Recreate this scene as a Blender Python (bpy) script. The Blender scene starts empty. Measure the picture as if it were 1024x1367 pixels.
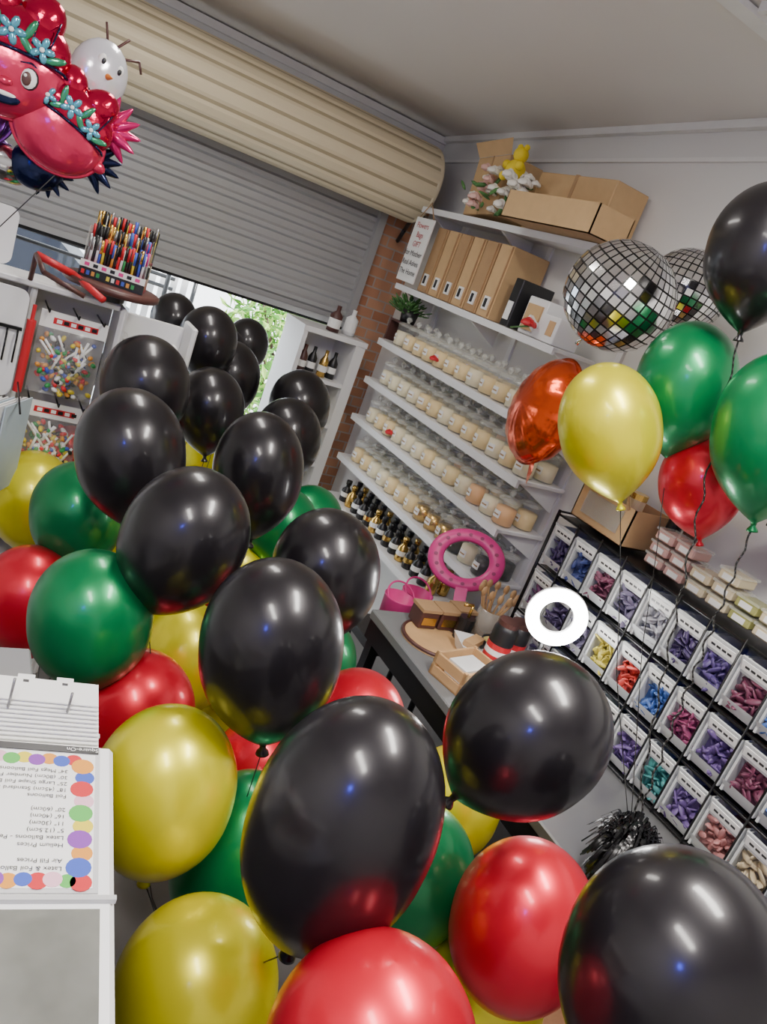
import bpy, math, random
from mathutils import Vector as V, Matrix as M, Quaternion
random.seed(7)
S=bpy.context.scene
# ------------------------------------------------------------------ materials
_m={}
def mat(name,col,rough=.5,metal=0,var=.08,scale=12,bump=0,bscale=40,coat=0,emit=0,spec=.5,trans=0,alpha=None,cr=.12):
    if name in _m: return _m[name]
    m=bpy.data.materials.new(name);m.use_nodes=True
    n=m.node_tree;b=n.nodes['Principled BSDF']
    tc=n.nodes.new('ShaderNodeTexCoord')
    ns=n.nodes.new('ShaderNodeTexNoise');ns.inputs['Scale'].default_value=scale;ns.inputs['Detail'].default_value=3
    n.links.new(tc.outputs['Object'],ns.inputs['Vector'])
    mx=n.nodes.new('ShaderNodeMix');mx.data_type='RGBA'
    mx.inputs[6].default_value=[max(0,c*(1-var)) for c in col]+[1]
    mx.inputs[7].default_value=[min(1,c*(1+var)) for c in col]+[1]
    n.links.new(ns.outputs['Fac'],mx.inputs[0]);n.links.new(mx.outputs[2],b.inputs['Base Color'])
    b.inputs['Roughness'].default_value=rough;b.inputs['Metallic'].default_value=metal
    b.inputs['Coat Weight'].default_value=coat;b.inputs['Coat Roughness'].default_value=cr
    b.inputs['Specular IOR Level'].default_value=spec
    if trans: b.inputs['Transmission Weight'].default_value=trans
    if alpha is not None: b.inputs['Alpha'].default_value=alpha
    if emit:
        b.inputs['Emission Color'].default_value=list(col)+[1];b.inputs['Emission Strength'].default_value=emit
    if bump:
        bn=n.nodes.new('ShaderNodeTexNoise');bn.inputs['Scale'].default_value=bscale;bn.inputs['Detail'].default_value=4
        n.links.new(tc.outputs['Object'],bn.inputs['Vector'])
        bp=n.nodes.new('ShaderNodeBump');bp.inputs['Strength'].default_value=bump;bp.inputs['Distance'].default_value=.02
        n.links.new(bn.outputs['Fac'],bp.inputs['Height']);n.links.new(bp.outputs[0],b.inputs['Normal'])
    _m[name]=m;return m
def brick_mat():
    m=bpy.data.materials.new('brick');m.use_nodes=True;n=m.node_tree;b=n.nodes['Principled BSDF']
    tc=n.nodes.new('ShaderNodeTexCoord');mp=n.nodes.new('ShaderNodeMapping');mp.inputs['Rotation'].default_value=(math.pi/2,0,0)
    br=n.nodes.new('ShaderNodeTexBrick');br.inputs['Scale'].default_value=4.2
    br.inputs['Color1'].default_value=(.40,.17,.09,1);br.inputs['Color2'].default_value=(.52,.27,.16,1);br.inputs['Mortar'].default_value=(.38,.32,.28,1)
    n.links.new(tc.outputs['Object'],mp.inputs[0]);n.links.new(mp.outputs[0],br.inputs['Vector']);n.links.new(br.outputs[0],b.inputs['Base Color'])
    b.inputs['Roughness'].default_value=.9
    return m
WALL=mat('wall_paint',(.74,.73,.71),.7,var=.03,scale=2)
CEIL=mat('ceiling_paint',(.74,.70,.66),.7,var=.03,scale=1.5)
TRIM=mat('trim_paint',(.80,.79,.77),.5)
FLOOR=mat('floor_vinyl',(.16,.15,.15),.45,var=.2,scale=5)
WHITE=mat('white_laminate',(.80,.80,.81),.4,var=.02)
WHITE2=mat('white_plastic',(.84,.84,.84),.35,var=.02)
KRAFT=mat('kraft_cardboard',(.58,.38,.19),.8,var=.1,scale=20)
KRAFT2=mat('kraft_dark',(.42,.26,.13),.8,var=.1,scale=20)
BLK=mat('black_plastic',(.015,.015,.017),.35)
BLKM=mat('black_metal',(.01,.01,.012),.3,metal=.4)
GREY=mat('roller_grey',(.38,.38,.385),.42,metal=.15,var=.06,scale=3)
CREAM=mat('roller_cream',(.76,.66,.46),.45,metal=.05,var=.06,scale=3)
GROOVE=mat('roller_groove',(.42,.35,.22),.6)
STEEL=mat('steel_bench',(.30,.30,.31),.3,metal=.7,var=.1,scale=6)
BENCH=mat('grey_bench',(.19,.20,.21),.35,var=.06)
GLASS=mat('jar_glass',(.80,.84,.82),.05,var=0,alpha=.10,coat=1)
GLASSL=mat('jar_glass_lid',(.82,.84,.78),.06,var=0,alpha=.32,coat=1)
WAX=mat('wax_cream',(.92,.70,.34),.5)
WAX2=mat('wax_peach',(.90,.50,.22),.5)
WAX3=mat('wax_white',(.92,.82,.56),.5)
LAB=mat('label_white',(.88,.88,.86),.6,var=.01)
WOOD=mat('light_wood',(.60,.37,.18),.5,var=.2,scale=15)
WOODD=mat('dark_wood',(.09,.035,.03),.4,var=.3,scale=15)
PINK=mat('hot_pink',(.75,.05,.28),.35)
RED=mat('red_paint',(.6,.02,.03),.4)
GOLD=mat('gold',(.7,.45,.12),.25,metal=.9)
GRN=mat('leaf_green',(.07,.2,.05),.6,var=.4,scale=8)
BR=brick_mat()
# ------------------------------------------------------------------ mesh builder
class MB:
    def __init__(s,name): s.n=name;s.v=[];s.f=[];s.mi=[];s.sm=[];s.mats=[]
    def mid(s,m):
        if m not in s.mats: s.mats.append(m)
        return s.mats.index(m)
    def add(s,vs,fs,m,smooth=False,xf=None):
        o=len(s.v)
        s.v+= [tuple(xf@V(v)) if xf is not None else tuple(v) for v in vs]
        k=s.mid(m)
        for f in fs: s.f.append([i+o for i in f]);s.mi.append(k);s.sm.append(smooth)
    def box(s,x0,x1,y0,y1,z0,z1,m,xf=None,bev=0):
        if bev:
            b=min(bev,(x1-x0)/2.1,(y1-y0)/2.1,(z1-z0)/2.1)
            vs=[];idx={}
            def g(p):
                if p not in idx: idx[p]=len(vs);vs.append(p)
                return idx[p]
            X=(x0,x1);Y=(y0,y1);Z=(z0,z1);fs=[]
            def pt(i,j,k,a):
                p=[X[i],Y[j],Z[k]];sg=[1 if q==0 else -1 for q in(i,j,k)]
                for q in range(3):
                    if q!=a: p[q]+=sg[q]*b
                return g(tuple(p))
            for a in range(3):
                for e in(0,1):
                    o=[(0,0),(1,0),(1,1),(0,1)];q=[]
                    for u,w in o:
                        t=[0,0,0];t[a]=e;t[(a+1)%3]=u;t[(a+2)%3]=w;q.append(pt(*t,a))
                    fs.append(q if e else q[::-1])
            for a in range(3):
                b1,b2=(a+1)%3,(a+2)%3
                for e1 in(0,1):
                    for e2 in(0,1):
                        t0=[0,0,0];t1=[0,0,0];t0[b1]=t1[b1]=e1;t0[b2]=t1[b2]=e2;t1[a]=1
                        q=[pt(*t0,b1),pt(*t1,b1),pt(*t1,b2),pt(*t0,b2)]
                        fs.append(q if e1!=e2 else q[::-1])
            for i in(0,1):
                for j in(0,1):
                    for k in(0,1):
                        q=[pt(i,j,k,0),pt(i,j,k,1),pt(i,j,k,2)]
                        fs.append(q if (i+j+k)%2 else q[::-1])
            s.add(vs,fs,m,False,xf);return
        vs=[(x0,y0,z0),(x1,y0,z0),(x1,y1,z0),(x0,y1,z0),(x0,y0,z1),(x1,y0,z1),(x1,y1,z1),(x0,y1,z1)]
        s.add(vs,[(0,3,2,1),(4,5,6,7),(0,1,5,4),(1,2,6,5),(2,3,7,6),(3,0,4,7)],m,False,xf)
    def lathe(s,prof,seg,m,xf=None,smooth=True):
        vs=[];fs=[]
        for r,z in prof:
            for i in range(seg):
                a=2*math.pi*i/seg;vs.append((r*math.cos(a),r*math.sin(a),z))
        for j in range(len(prof)-1):
            for i in range(seg):
                i2=(i+1)%seg
                fs.append((j*seg+i,j*seg+i2,(j+1)*seg+i2,(j+1)*seg+i))
        s.add(vs,fs,m,smooth,xf)
    def cyl(s,c,r,h,m,seg=16,r2=None,xf=None):
        r2=r if r2 is None else r2
        T=M.Translation(c)
        if xf is not None:T=xf@T
        s.lathe([(0.0001,0),(r,0),(r,.0001),(r2,h-.0001),(r2,h),(0.0001,h)],seg,m,T,smooth=False)
    def ell(s,c,rad,m,seg=12,ring=8,rot=None,xf=None):
        pr=[(max(1e-4,math.sin(math.pi*i/ring)),-math.cos(math.pi*i/ring)) for i in range(ring+1)]
        T=M.Translation(c)
        if rot is not None:T=T@rot.to_matrix().to_4x4()
        T=T@M.Diagonal((rad[0],rad[1],rad[2],1))
        if xf is not None:T=xf@T
        s.lathe(pr,seg,m,T)
    def tube(s,pts,r,m,seg=6,xf=None):
        for a,b in zip(pts,pts[1:]):
            a=V(a);b=V(b);d=b-a
            if d.length<1e-5: continue
            T=M.Translation(a)@d.to_track_quat('Z','Y').to_matrix().to_4x4()
            if xf is not None:T=xf@T
            s.lathe([(0.0001,0),(r,0),(r,d.length),(0.0001,d.length)],seg,m,T)
    def torus(s,R,r,m,xf,seg=40,s2=12,rz=None):
        rz=rz or r;vs=[];fs=[]
        for i in range(seg):
            a=2*math.pi*i/seg
            for j in range(s2):
                b=2*math.pi*j/s2;q=R+r*math.cos(b);vs.append((q*math.cos(a),q*math.sin(a),rz*math.sin(b)))
        for i in range(seg):
            for j in range(s2):
                fs.append((i*s2+j,((i+1)%seg)*s2+j,((i+1)%seg)*s2+(j+1)%s2,i*s2+(j+1)%s2))
        s.add(vs,fs,m,True,xf)
    def quad(s,a,b,c,d,m,xf=None): s.add([a,b,c,d],[(0,1,2,3)],m,False,xf)
    def build(s,loc=None,rot=None,parent=None):
        me=bpy.data.meshes.new(s.n)
        if loc is None:
            c=[(min(v[k] for v in s.v)+max(v[k] for v in s.v))/2 for k in range(3)]
            vv=[(v[0]-c[0],v[1]-c[1],v[2]-c[2]) for v in s.v];loc=c
        else: vv=s.v
        me.from_pydata(vv,[],s.f)
        for m in s.mats: me.materials.append(m)
        me.polygons.foreach_set('material_index',s.mi);me.polygons.foreach_set('use_smooth',s.sm);me.update()
        o=bpy.data.objects.new(s.n,me);S.collection.objects.link(o);o.location=loc
        if rot is not None:o.rotation_mode='QUATERNION';o.rotation_quaternion=rot
        if parent:o.parent=parent
        return o
def rx(a):return M.Rotation(a,4,'X')
def ry(a):return M.Rotation(a,4,'Y')
def rz(a):return M.Rotation(a,4,'Z')
T=M.Translation
def rq():return Quaternion((random.gauss(0,1),random.gauss(0,1),random.gauss(0,1),random.gauss(0,1))).normalized()
def text(body,size,xf,m,parent,name='lettering',align='CENTER'):
    c=bpy.data.curves.new(name,'FONT');c.body=body;c.size=size;c.align_x=align;c.align_y='CENTER'
    o=bpy.data.objects.new(name,c);S.collection.objects.link(o);c.materials.append(m)
    o.parent=parent;o.matrix_parent_inverse=M.Identity(4)
    o.matrix_local=T(-parent.location)@xf
    return o
# ------------------------------------------------------------------ camera
f=1027.;pt_=math.radians(16.7);yw=math.radians(33);rl=math.radians(20.9)
Hh=V((math.sin(yw),math.cos(yw),0));R0=V((math.cos(yw),-math.sin(yw),0))
Fw=Hh*math.cos(pt_)-V((0,0,1))*math.sin(pt_);Up=Hh*math.sin(pt_)+V((0,0,1))*math.cos(pt_)
Rx=R0*math.cos(rl)+Up*math.sin(rl);Uy=-R0*math.sin(rl)+Up*math.cos(rl)
cam=bpy.data.objects.new('camera',bpy.data.cameras.new('camera'));S.collection.objects.link(cam);S.camera=cam
cam.matrix_world=M.Translation((0,0,1.9))@M((Rx,Uy,-Fw)).transposed().to_4x4()
cam.data.sensor_fit='HORIZONTAL';cam.data.sensor_width=36;cam.data.lens=36*f/1024;cam.data.clip_start=.02
# ------------------------------------------------------------------ room
def simple(name,*a):
    b=MB(name);b.box(*a);return b.build()
XL=-1.4;YB=-1.6
simple('floor',XL,2.3,YB,4.45,-.06,0,FLOOR)
simple('wall_right',2.3,2.4,YB,4.45,0,3.2,WALL)
simple('wall_left',XL-.1,XL,YB,4.45,0,3.2,WALL)
simple('wall_back',XL,2.3,YB-.1,YB,0,3.2,WALL)
b=MB('wall_front');b.box(XL,2.3,4.32,4.45,2.2,3.2,WALL);b.box(XL,-1.15,4.32,4.45,0,2.2,WALL);b.build()
b=MB('wall_brick_pier');b.box(2.03,2.299,4.22,4.5,0,2.45,BR);b.build()
def cz(y):return 2.68+(4.32-y)*.055
b=MB('ceiling')
b.add([(XL,YB,cz(YB)),(2.3,YB,cz(YB)),(2.3,4.4,cz(4.4)),(XL,4.4,cz(4.4)),(XL,YB,3.25),(2.3,YB,3.25),(2.3,4.4,3.25),(XL,4.4,3.25)],
 [(3,2,1,0),(4,5,6,7),(0,1,5,4),(1,2,6,5),(2,3,7,6),(3,0,4,7)],CEIL);b.build()
b=MB('trim_cornice')
def strip(x,z0,z1,th):
    b.add([(x,YB,cz(YB)+z0),(x,4.3,cz(4.3)+z0),(x-th,4.3,cz(4.3)+z0),(x-th,YB,cz(YB)+z0),(x,YB,cz(YB)+z1),(x,4.3,cz(4.3)+z1),(x-th,4.3,cz(4.3)+z1),(x-th,YB,cz(YB)+z1)],
     [(0,1,2,3),(7,6,5,4),(0,4,5,1),(3,2,6,7),(0,3,7,4),(1,5,6,2)],TRIM)
strip(2.298,-.14,-.125,.012);strip(2.298,-.03,-.001,.03)
b.box(XL,2.29,4.29,4.318,2.64,2.675,TRIM);b.build()
b=MB('trim_ceiling_batten')
b.box(XL,2.25,1.72,1.78,cz(1.75)-.02,cz(1.75)-.004,TRIM)
b.box(1.62,1.64,-.5,1.7,2.80,2.83,TRIM);b.build()
# ------------------------------------------------------------------ roller door
b=MB('roller_door')
pr=[];z=1.50
while z<2.42:
    for dz,dy in((0,0),(.012,.014),(.045,.014),(.057,0),(.072,0)): pr.append((4.2+dy,z+dz))
    z+=.078
n=len(pr);x0,x1=-1.15,2.03
b.add([(x0,y,z) for y,z in pr]+[(x1,y,z) for y,z in pr],[(i+1,i,n+i,n+i+1) for i in range(n-1)],GREY)
b.box(x0,x1,4.185,4.225,1.475,1.512,BLKM);b.box(x0,x1,4.18,4.19,1.49,1.52,GREY)
N=80;pr=[]
for i in range(N):
    a=2*math.pi*i/N;r=.205 if i%5 in(1,2,3) else .201
    pr.append((4.03+r*math.cos(a),2.36+r*math.sin(a)))
vs=[(x0,y,z) for y,z in pr]+[(2.08,y,z) for y,z in pr]
b.add(vs,[(i,(i+1)%N,N+(i+1)%N,N+i) for i in range(N) if i%5!=4],CREAM)
b.add(vs,[(i,(i+1)%N,N+(i+1)%N,N+i) for i in range(N) if i%5==4],GROOVE)
b.add(vs,[tuple(range(N))[::-1],tuple(range(N,2*N))],CREAM)
xd=M.Translation((2.085,4.03,2.36))@ry(math.pi/2)
b.cyl((0,0,0),.17,.02,BLKM,24,xf=xd);b.torus(.185,.02,CREAM,xd)
b.box(2.1,2.13,3.95,4.21,2.2,2.5,BLKM)
b.tube([(2.09,3.98,2.22),(2.12,4.1,2.12),(2.14,4.18,2.05)],.012,BLK)
b.box(1.985,2.03,4.17,4.24,0,2.3,GREY)
b.build()
# ------------------------------------------------------------------ outside
b=MB('ground_outside');b.box(-8,12,4.5,20,-.1,-.02,mat('pavement',(.6,.59,.57),.8,var=.15,scale=3));b.build()
b=MB('building_facade_outside');FAC=mat('facade',(.88,.88,.89),.7)
b.box(-8,12,12,12.4,-.02,4,FAC)
for i in range(9):b.box(-7+i*2,-5.8+i*2,11.95,12,.8,2.4,mat('facade_glass',(.6,.63,.67),.3))
b.build()
b=MB('parked_car');CAR=mat('car_paint',(.34,.36,.40),.2,metal=.5,coat=1);CG=mat('car_glass',(.03,.035,.05),.05)
prof=[(-1.9,.35),(-1.95,.75),(-1.2,.9),(-.75,1.38),(.9,1.42),(1.5,.95),(1.75,.85),(1.76,.35)]
def ext(prof,y0,y1,m,xf):
    n=len(prof);b.add([(x,y0,z) for x,z in prof]+[(x,y1,z) for x,z in prof],[(i,(i+1)%n,n+(i+1)%n,n+i) for i in range(n)]+[tuple(range(n))[::-1],tuple(range(n,2*n))],m,False,xf)
cx=T((-.35,6.3,0));ext(prof,0,1.7,CAR,cx)
ext([(-1.1,.93),(-.7,1.32),(.05,1.35),(.05,.93)],-.01,0,CG,cx);ext([(.12,.93),(.12,1.35),(.85,1.36),(1.4,.95)],-.01,0,CG,cx)
for x in(-1.25,1.2):
    w=cx@T((x,.02,.32))@rx(math.pi/2);b.cyl((0,0,-.2),.33,.22,BLK,24,xf=w);b.cyl((0,0,.02),.2,.012,STEEL,16,xf=w)
b.tube([(-1.2,6.2,.88),(1.1,6.2,.9)],.012,STEEL);b.build()
LEAF=mat('bush_leaf',(.12,.34,.05),.5,var=.6,scale=5)
LEAF2=mat('bush_leaf_light',(.42,.66,.14),.5,var=.4,scale=5)
b=MB('garden_bush')
for i in range(5600):
    u=V((random.gauss(0,1),random.gauss(0,1),random.gauss(0,1))).normalized()*random.uniform(.55,1)
    c=V((2.8+u.x*1.0,6.1+u.y*.8,.85+u.z*.95))
    if c.z<0: continue
    q=Quaternion((random.random(),random.random()-.5,random.random()-.5,random.random()-.5)).normalized()
    s_=random.uniform(.02,.05)
    vs=[c+q@V(p) for p in((0,-s_*1.6,0),(s_*.5,0,s_*.2),(0,s_*1.6,0),(-s_*.5,0,s_*.2))]
    b.add(vs,[(0,1,2,3)],LEAF2 if random.random()<.5 else LEAF)
for i in range(10):b.tube([(2.7+random.uniform(-.2,.2),6.1,0),(2.7+random.uniform(-.7,.7),6.1+random.uniform(-.5,.5),1.3)],.012,WOODD)
b.build()
b=MB('outdoor_rail')
for z in(1.38,1.44):b.tube([(-1.2,4.75,z+.03),(1.15,4.85,z-.05)],.012,BLK)
for x in(-1,0,1.1):b.tube([(x,4.8,0),(x,4.8,1.42)],.014,BLK)
b.build()
b=MB('folding_chair')
for i in range(9):b.box(.75+i*.07,.79+i*.07,5.3,5.32,.9,1.42,WHITE2)
for x in(.72,1.4):b.tube([(x,5.31,0),(x,5.31,1.45)],.015,BLK)
b.box(.72,1.4,5.29,5.33,1.42,1.46,BLK);b.box(.72,1.4,5.0,5.33,.48,.51,WHITE2)
for x in(.74,1.38):b.tube([(x,5.02,0),(x,5.02,.48)],.015,BLK)
b.build()
# ------------------------------------------------------------------ wall shelves
def shelf(name,y0,y1,z,xf_=2.05,lip=.03):
    b=MB(name);b.box(xf_,2.284,y0,y1,z-.018,z,WHITE,bev=.003);b.box(xf_-.008,xf_+.006,y0,y1,z-lip,z-.001,WHITE)
    for y in(y0+.03,(y0+y1)/2,y1-.05):
        b.add([(2.284,y,z-.019),(xf_+.03,y,z-.019),(2.284,y,z-.12),(2.284,y+.015,z-.019),(xf_+.03,y+.015,z-.019),(2.284,y+.015,z-.12)],[(0,1,2),(5,4,3),(1,4,5,2),(0,2,5,3),(0,3,4,1)],WHITE)
    return b.build()
shelf('display_shelf',2.42,3.84,2.25);shelf('display_shelf',2.42,3.84,1.84)
CS=[1.54,1.32,1.10,.86]
for z in CS: shelf('candle_shelf',2.28,3.78,z,2.03,.035)
shelf('candle_shelf',2.5,3.78,.62,2.03,.035)
b=MB('shelf_upright_rails')
for y in(2.32,3.0,3.74):b.box(2.286,2.299,y-.015,y+.015,.3,2.3,WHITE)
b.build()
def jar(b,x,y,z,wax,s=1.3):
    t=T((x,y,z))@rz(random.uniform(-.3,.3)+math.pi)@M.Scale(s,4)
    b.lathe([(.0001,.004),(.0335,.004),(.0335,.058),(.0001,.060)],16,wax,t)
    b.lathe([(.0001,0),(.033,0),(.036,.004),(.036,.078),(.034,.082)],16,GLASS,t)
    b.lathe([(.038,.082),(.038,.088),(.03,.094),(.008,.097),(.006,.101),(.013,.108),(.013,.114),(.007,.121),(.0001,.123)],16,GLASSL,t)
    a=[(.0365*math.cos(k),.0365*math.sin(k)) for k in[-.42+i*.168 for i in range(6)]]
    vs=[(p[0],p[1],.022) for p in a]+[(p[0],p[1],.046) for p in a]
    b.add(vs,[(i,i+1,7+i,6+i) for i in range(5)],LAB,True,t)
    a=[(.0369*math.cos(k),.0369*math.sin(k)) for k in(-.3,0,.3)]
    b.add([(p[0],p[1],.030) for p in a]+[(p[0],p[1],.035) for p in a],[(0,1,4,3),(1,2,5,4)],KRAFT2,True,t)
for k,z in enumerate(CS):
    b=MB('glass_candle_jars')
    y=2.345
    while y<3.74:
        for j in range(2):
            w=random.choice([WAX,WAX,WAX3,WAX3,WAX2 if y<2.9 else WAX])
            if k==3 and y<2.9: w=random.choice([GOLD,WAX3,BLK])
            jar(b,2.088+j*.115,y+random.uniform(-.004,.004),z+.001,w)
        y+=.108
    b.build()
b=MB('small_black_bottles')
for i in range(14):
    for j in range(2):
        t=T((2.08+j*.07,2.6+i*.08,.622))
        b.lathe([(.0001,0),(.025,0),(.027,.01),(.027,.07),(.012,.085),(.012,.1),(.016,.1),(.016,.125),(.0001,.125)],12,BLK if i%4 else GOLD,t)
        b.cyl((0,0,.03),.0275,.025,LAB if i%3 else GOLD,12,xf=t)
b.build()
def rose(b,c,s,m):
    for k in range(14):
        a=k*2.4;r=s*.12*math.sqrt(k)*.9
        q=V((math.cos(a),math.sin(a),.5)).to_track_quat('Z','Y')
        b.ell(V(c)+V((r*math.cos(a),r*math.sin(a),s*.3-r*.4)),(s*.35,s*.22,s*.1),m,8,5,q)
b=MB('artificial_rose')
rose(b,(2.02,2.60,1.88),.07,RED);b.tube([(2.03,2.6,1.88),(2.055,2.75,1.848)],.004,GRN);b.build()
for c in((2.035,3.2,1.57),(2.035,3.35,1.13)):
    b=MB('artificial_rose');rose(b,c,.05,RED);b.build()
# ------------------------------------------------------------------ kraft magazine files
b=MB('magazine_file_set')
for i in range(6):
    y=3.60-i*.118
    b.box(2.07,2.28,y-.055,y+.052,1.842,2.17,KRAFT if i%2 else KRAFT2,bev=.003)
    b.box(2.062,2.0705,y-.022,y+.018,1.875,1.935,LAB);b.box(2.060,2.063,y-.012,y+.008,1.885,1.925,BLK)
    b.box(2.062,2.0705,y-.05,y-.045,1.85,2.165,KRAFT2)
b.build()
b=MB('hanging_word_sign');b.box(2.02,2.03,3.63,3.82,1.86,2.19,LAB,bev=.002)
b.tube([(2.025,3.65,2.19),(2.025,3.725,2.27),(2.025,3.80,2.19)],.003,KRAFT2);o=b.build()
TX=M(((0,0,-1,0),(-1,0,0,0),(0,1,0,0),(0,0,0,1)))
TR=mat('red_ink',(.5,.05,.06),.6)
for i,w in enumerate(['Flowers','Bags','GIFT','for Mother','Real Ashes','The Home']):
    text(w,.04,T((2.018,3.725,2.15-i*.048))@TX,TR if i<3 else BLK,o)
b=MB('gift_box_group')
b.box(2.07,2.25,2.80,2.86,1.842,2.05,BLK,bev=.003);b.box(2.1,2.26,2.62,2.76,1.842,2.0,WHITE2,bev=.004)
b.box(2.065,2.2,2.47,2.59,1.842,1.95,WHITE2,bev=.003);b.box(2.066,2.068,2.81,2.85,1.87,1.95,LAB)
b.box(2.062,2.066,2.49,2.53,1.87,1.93,WOOD)
t=T((2.1,2.62,1.86))@rx(.5);b.box(-.03,.1,-.04,.08,.0,.03,WHITE2,t)
b.box(2.09,2.1,2.64,2.74,1.86,1.97,KRAFT);b.build()
b=MB('cardboard_box');t=T((2.17,3.36,2.268))@rx(-.12);b.box(-.1,.1,-.14,.12,0,.27,KRAFT,t,bev=.004)
b.quad((-.1,.12,.27),(-.1,-.14,.27),(-.13,-.16,.33),(-.13,.14,.33),KRAFT,t);b.box(-.101,-.1,-.01,.0,0,.27,KRAFT2,t);b.build()
b=MB('cardboard_box');b.box(2.1,2.28,2.52,3.02,2.252,2.50,KRAFT,bev=.004);b.box(2.098,2.282,2.76,2.78,2.2525,2.502,KRAFT2);b.build()
b=MB('cardboard_box')
for a in((1.90,1.905,2.32,2.9),(2.075,2.08,2.32,2.9)):b.box(*a,2.252,2.36,KRAFT)
for a in((1.9,2.08,2.32,2.325),(1.9,2.08,2.895,2.9)):b.box(*a,2.252,2.36,KRAFT)
b.box(1.9,2.08,2.32,2.9,2.252,2.256,KRAFT2);b.build()
PET=mat('petal_white',(.85,.82,.74),.7);PET2=mat('petal_pink',(.78,.48,.42),.7)
b=MB('artificial_flower_bouquet')
for i in range(38):
    c=(random.uniform(1.95,2.07),random.uniform(2.93,3.38),random.uniform(2.28,2.46));rose(b,c,random.uniform(.045,.075),PET if (c[1]<3.18 or i%3==0) else PET2)
for i in range(18):
    c=(random.uniform(1.96,2.06),random.uniform(2.95,3.4),random.uniform(2.27,2.42));b.ell(c,(.03,.012,.006),GRN,6,4,rq())
b.build()
YB_=mat('yellow_fluff',(.85,.65,.03),.8)
b=MB('yellow_soft_toy')
for c,r in(((2.02,3.1,2.47),.045),((2.02,3.1,2.535),.034),((2.0,3.05,2.485),.02),((2.0,3.15,2.485),.02),((2.02,3.075,2.567),.013),((2.02,3.125,2.567),.013),((1.99,3.07,2.435),.02),((1.99,3.13,2.435),.02)):b.ell(c,(r,r,r),YB_)
b.build()
# ------------------------------------------------------------------ cube bookcase
b=MB('cube_bookcase');X0,X1,Y0,Y1=1.62,2.0,3.84,4.13
b.box(X0,X0+.025,Y0,Y1,0,1.45,WHITE);b.box(X1-.06,X1,Y0,Y1,0,1.45,WHITE);b.box(X0+.025,X1-.06,Y1-.015,Y1,0,1.45,WHITE)
for z in(0,.24,.48,.72,.96,1.2):b.box(X0+.026,X1-.061,Y0+.002,Y1-.016,z,z+.022,WHITE)
b.box(X0-.005,X1+.005,Y0-.005,Y1,1.451,1.48,WHITE);b.build()
b=MB('bookcase_bottles')
for k,z in enumerate((.502,.742,.982,1.222)):
    for i in range(4):
        t=T((X0+.07+i*.065,Y0+.07+.02*(i%2),z+.001));b.lathe([(.0001,0),(.026,0),(.026,.09),(.01,.12),(.01,.15),(.0001,.15)],10,[BLK,GOLD,BLK,WOODD][(i+k)%4],t);b.cyl((0,0,.03),.027,.035,LAB,10,xf=t)
b.build()
b=MB('soap_bottle_pair')
for i,(x,y) in enumerate(((1.8,3.9),(1.92,3.95))):
    t=T((x,y,1.482));b.lathe([(.0001,0),(.035,0),(.035,.09),(.012,.11),(.012,.14),(.0001,.14)],14,[WOODD,WHITE2][i],t);b.cyl((0,0,.02),.0355,.05,LAB,14,xf=t)
b.build()
b=MB('potted_plant');t=T((2.12,3.72,1.66));b.lathe([(.0001,0),(.04,0),(.05,.07),(.0001,.07)],14,BLK,t)
for i in range(130):
    a=random.uniform(0,6.28);e=random.uniform(.2,1.4);r=random.uniform(.03,.13)
    p=V((2.10+r*math.cos(a)*math.cos(e),3.72+r*math.sin(a)*math.cos(e),1.70+r*.8*math.sin(e)))
    b.ell(p,(.02,.008,.004),GRN,6,4,V((math.cos(a),math.sin(a),e)).to_track_quat('X','Z'))
b.box(2.06,2.26,3.785,3.80,1.542,1.65,WOODD);b.box(2.06,2.2,3.66,3.80,1.65,1.66,WOODD);b.build()
# ------------------------------------------------------------------ work table
b=MB('work_table')
b.box(1.50,2.28,1.35,2.15,.715,.75,BENCH,bev=.004);b.box(1.50,2.28,-.9,1.345,.715,.75,STEEL,bev=.004)
b.box(1.505,1.52,-.9,2.14,.64,.715,BLKM)
for x in(1.53,2.24):
    for y in(-.85,1.3,2.1):b.box(x-.02,x+.02,y-.02,y+.02,0,.715,BLKM)
b.build()
b=MB('round_cork_board');b.cyl((1.67,1.95,.751),.13,.012,WOOD,32);b.torus(.125,.007,WOODD,T((1.67,1.95,.76)));b.build()
b=MB('gift_tin_stack')
for i,(x,y) in enumerate(((1.66,2.05),(1.75,2.05),(1.84,2.07))):
    b.box(x-.04,x+.04,y-.04,y+.04,.765,.83,WOODD,bev=.004);b.box(x-.03,x+.03,y-.042,y-.04,.78,.81,GOLD);b.box(x-.042,x+.042,y-.042,y+.042,.83,.842,KRAFT2)
b.build()
b=MB('white_serving_tray');t=T((1.76,1.86,.765))@rz(.5);b.lathe([(.0001,0),(.06,0),(.085,.05),(.08,.05),(.056,.008),(.0001,.008)],4,WHITE2,t,smooth=False)
b.box(-.05,.05,-.02,.02,.04,.06,WOOD,t);b.build()
b=MB('wooden_spoon_jar');t=T((1.93,2.02,.751));b.lathe([(.0001,0),(.05,0),(.05,.12),(.046,.12),(.046,.01),(.0001,.01)],20,GLASSL,t);b.cyl((0,0,.01),.045,.08,KRAFT,16,xf=t)
for i in range(12):
    a=i*.52;p=V((.02*math.cos(a),.02*math.sin(a),.06));q=V((.07*math.cos(a),.07*math.sin(a),.19))
    b.tube([p,q],.004,WOOD,xf=t);b.ell(q,(.014,.008,.02),WOOD,8,6,xf=t)
b.build()
TUB=mat('yellow_cream',(.8,.7,.25),.5)
b=MB('open_balm_tub');t=T((1.86,1.86,.751));b.lathe([(.0001,0),(.05,0),(.055,.07),(.05,.072),(.05,.06),(.0001,.06)],24,BLK,t);b.cyl((0,0,.061),.048,.004,TUB,24,xf=t);b.build()
b=MB('red_label_jar')
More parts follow.
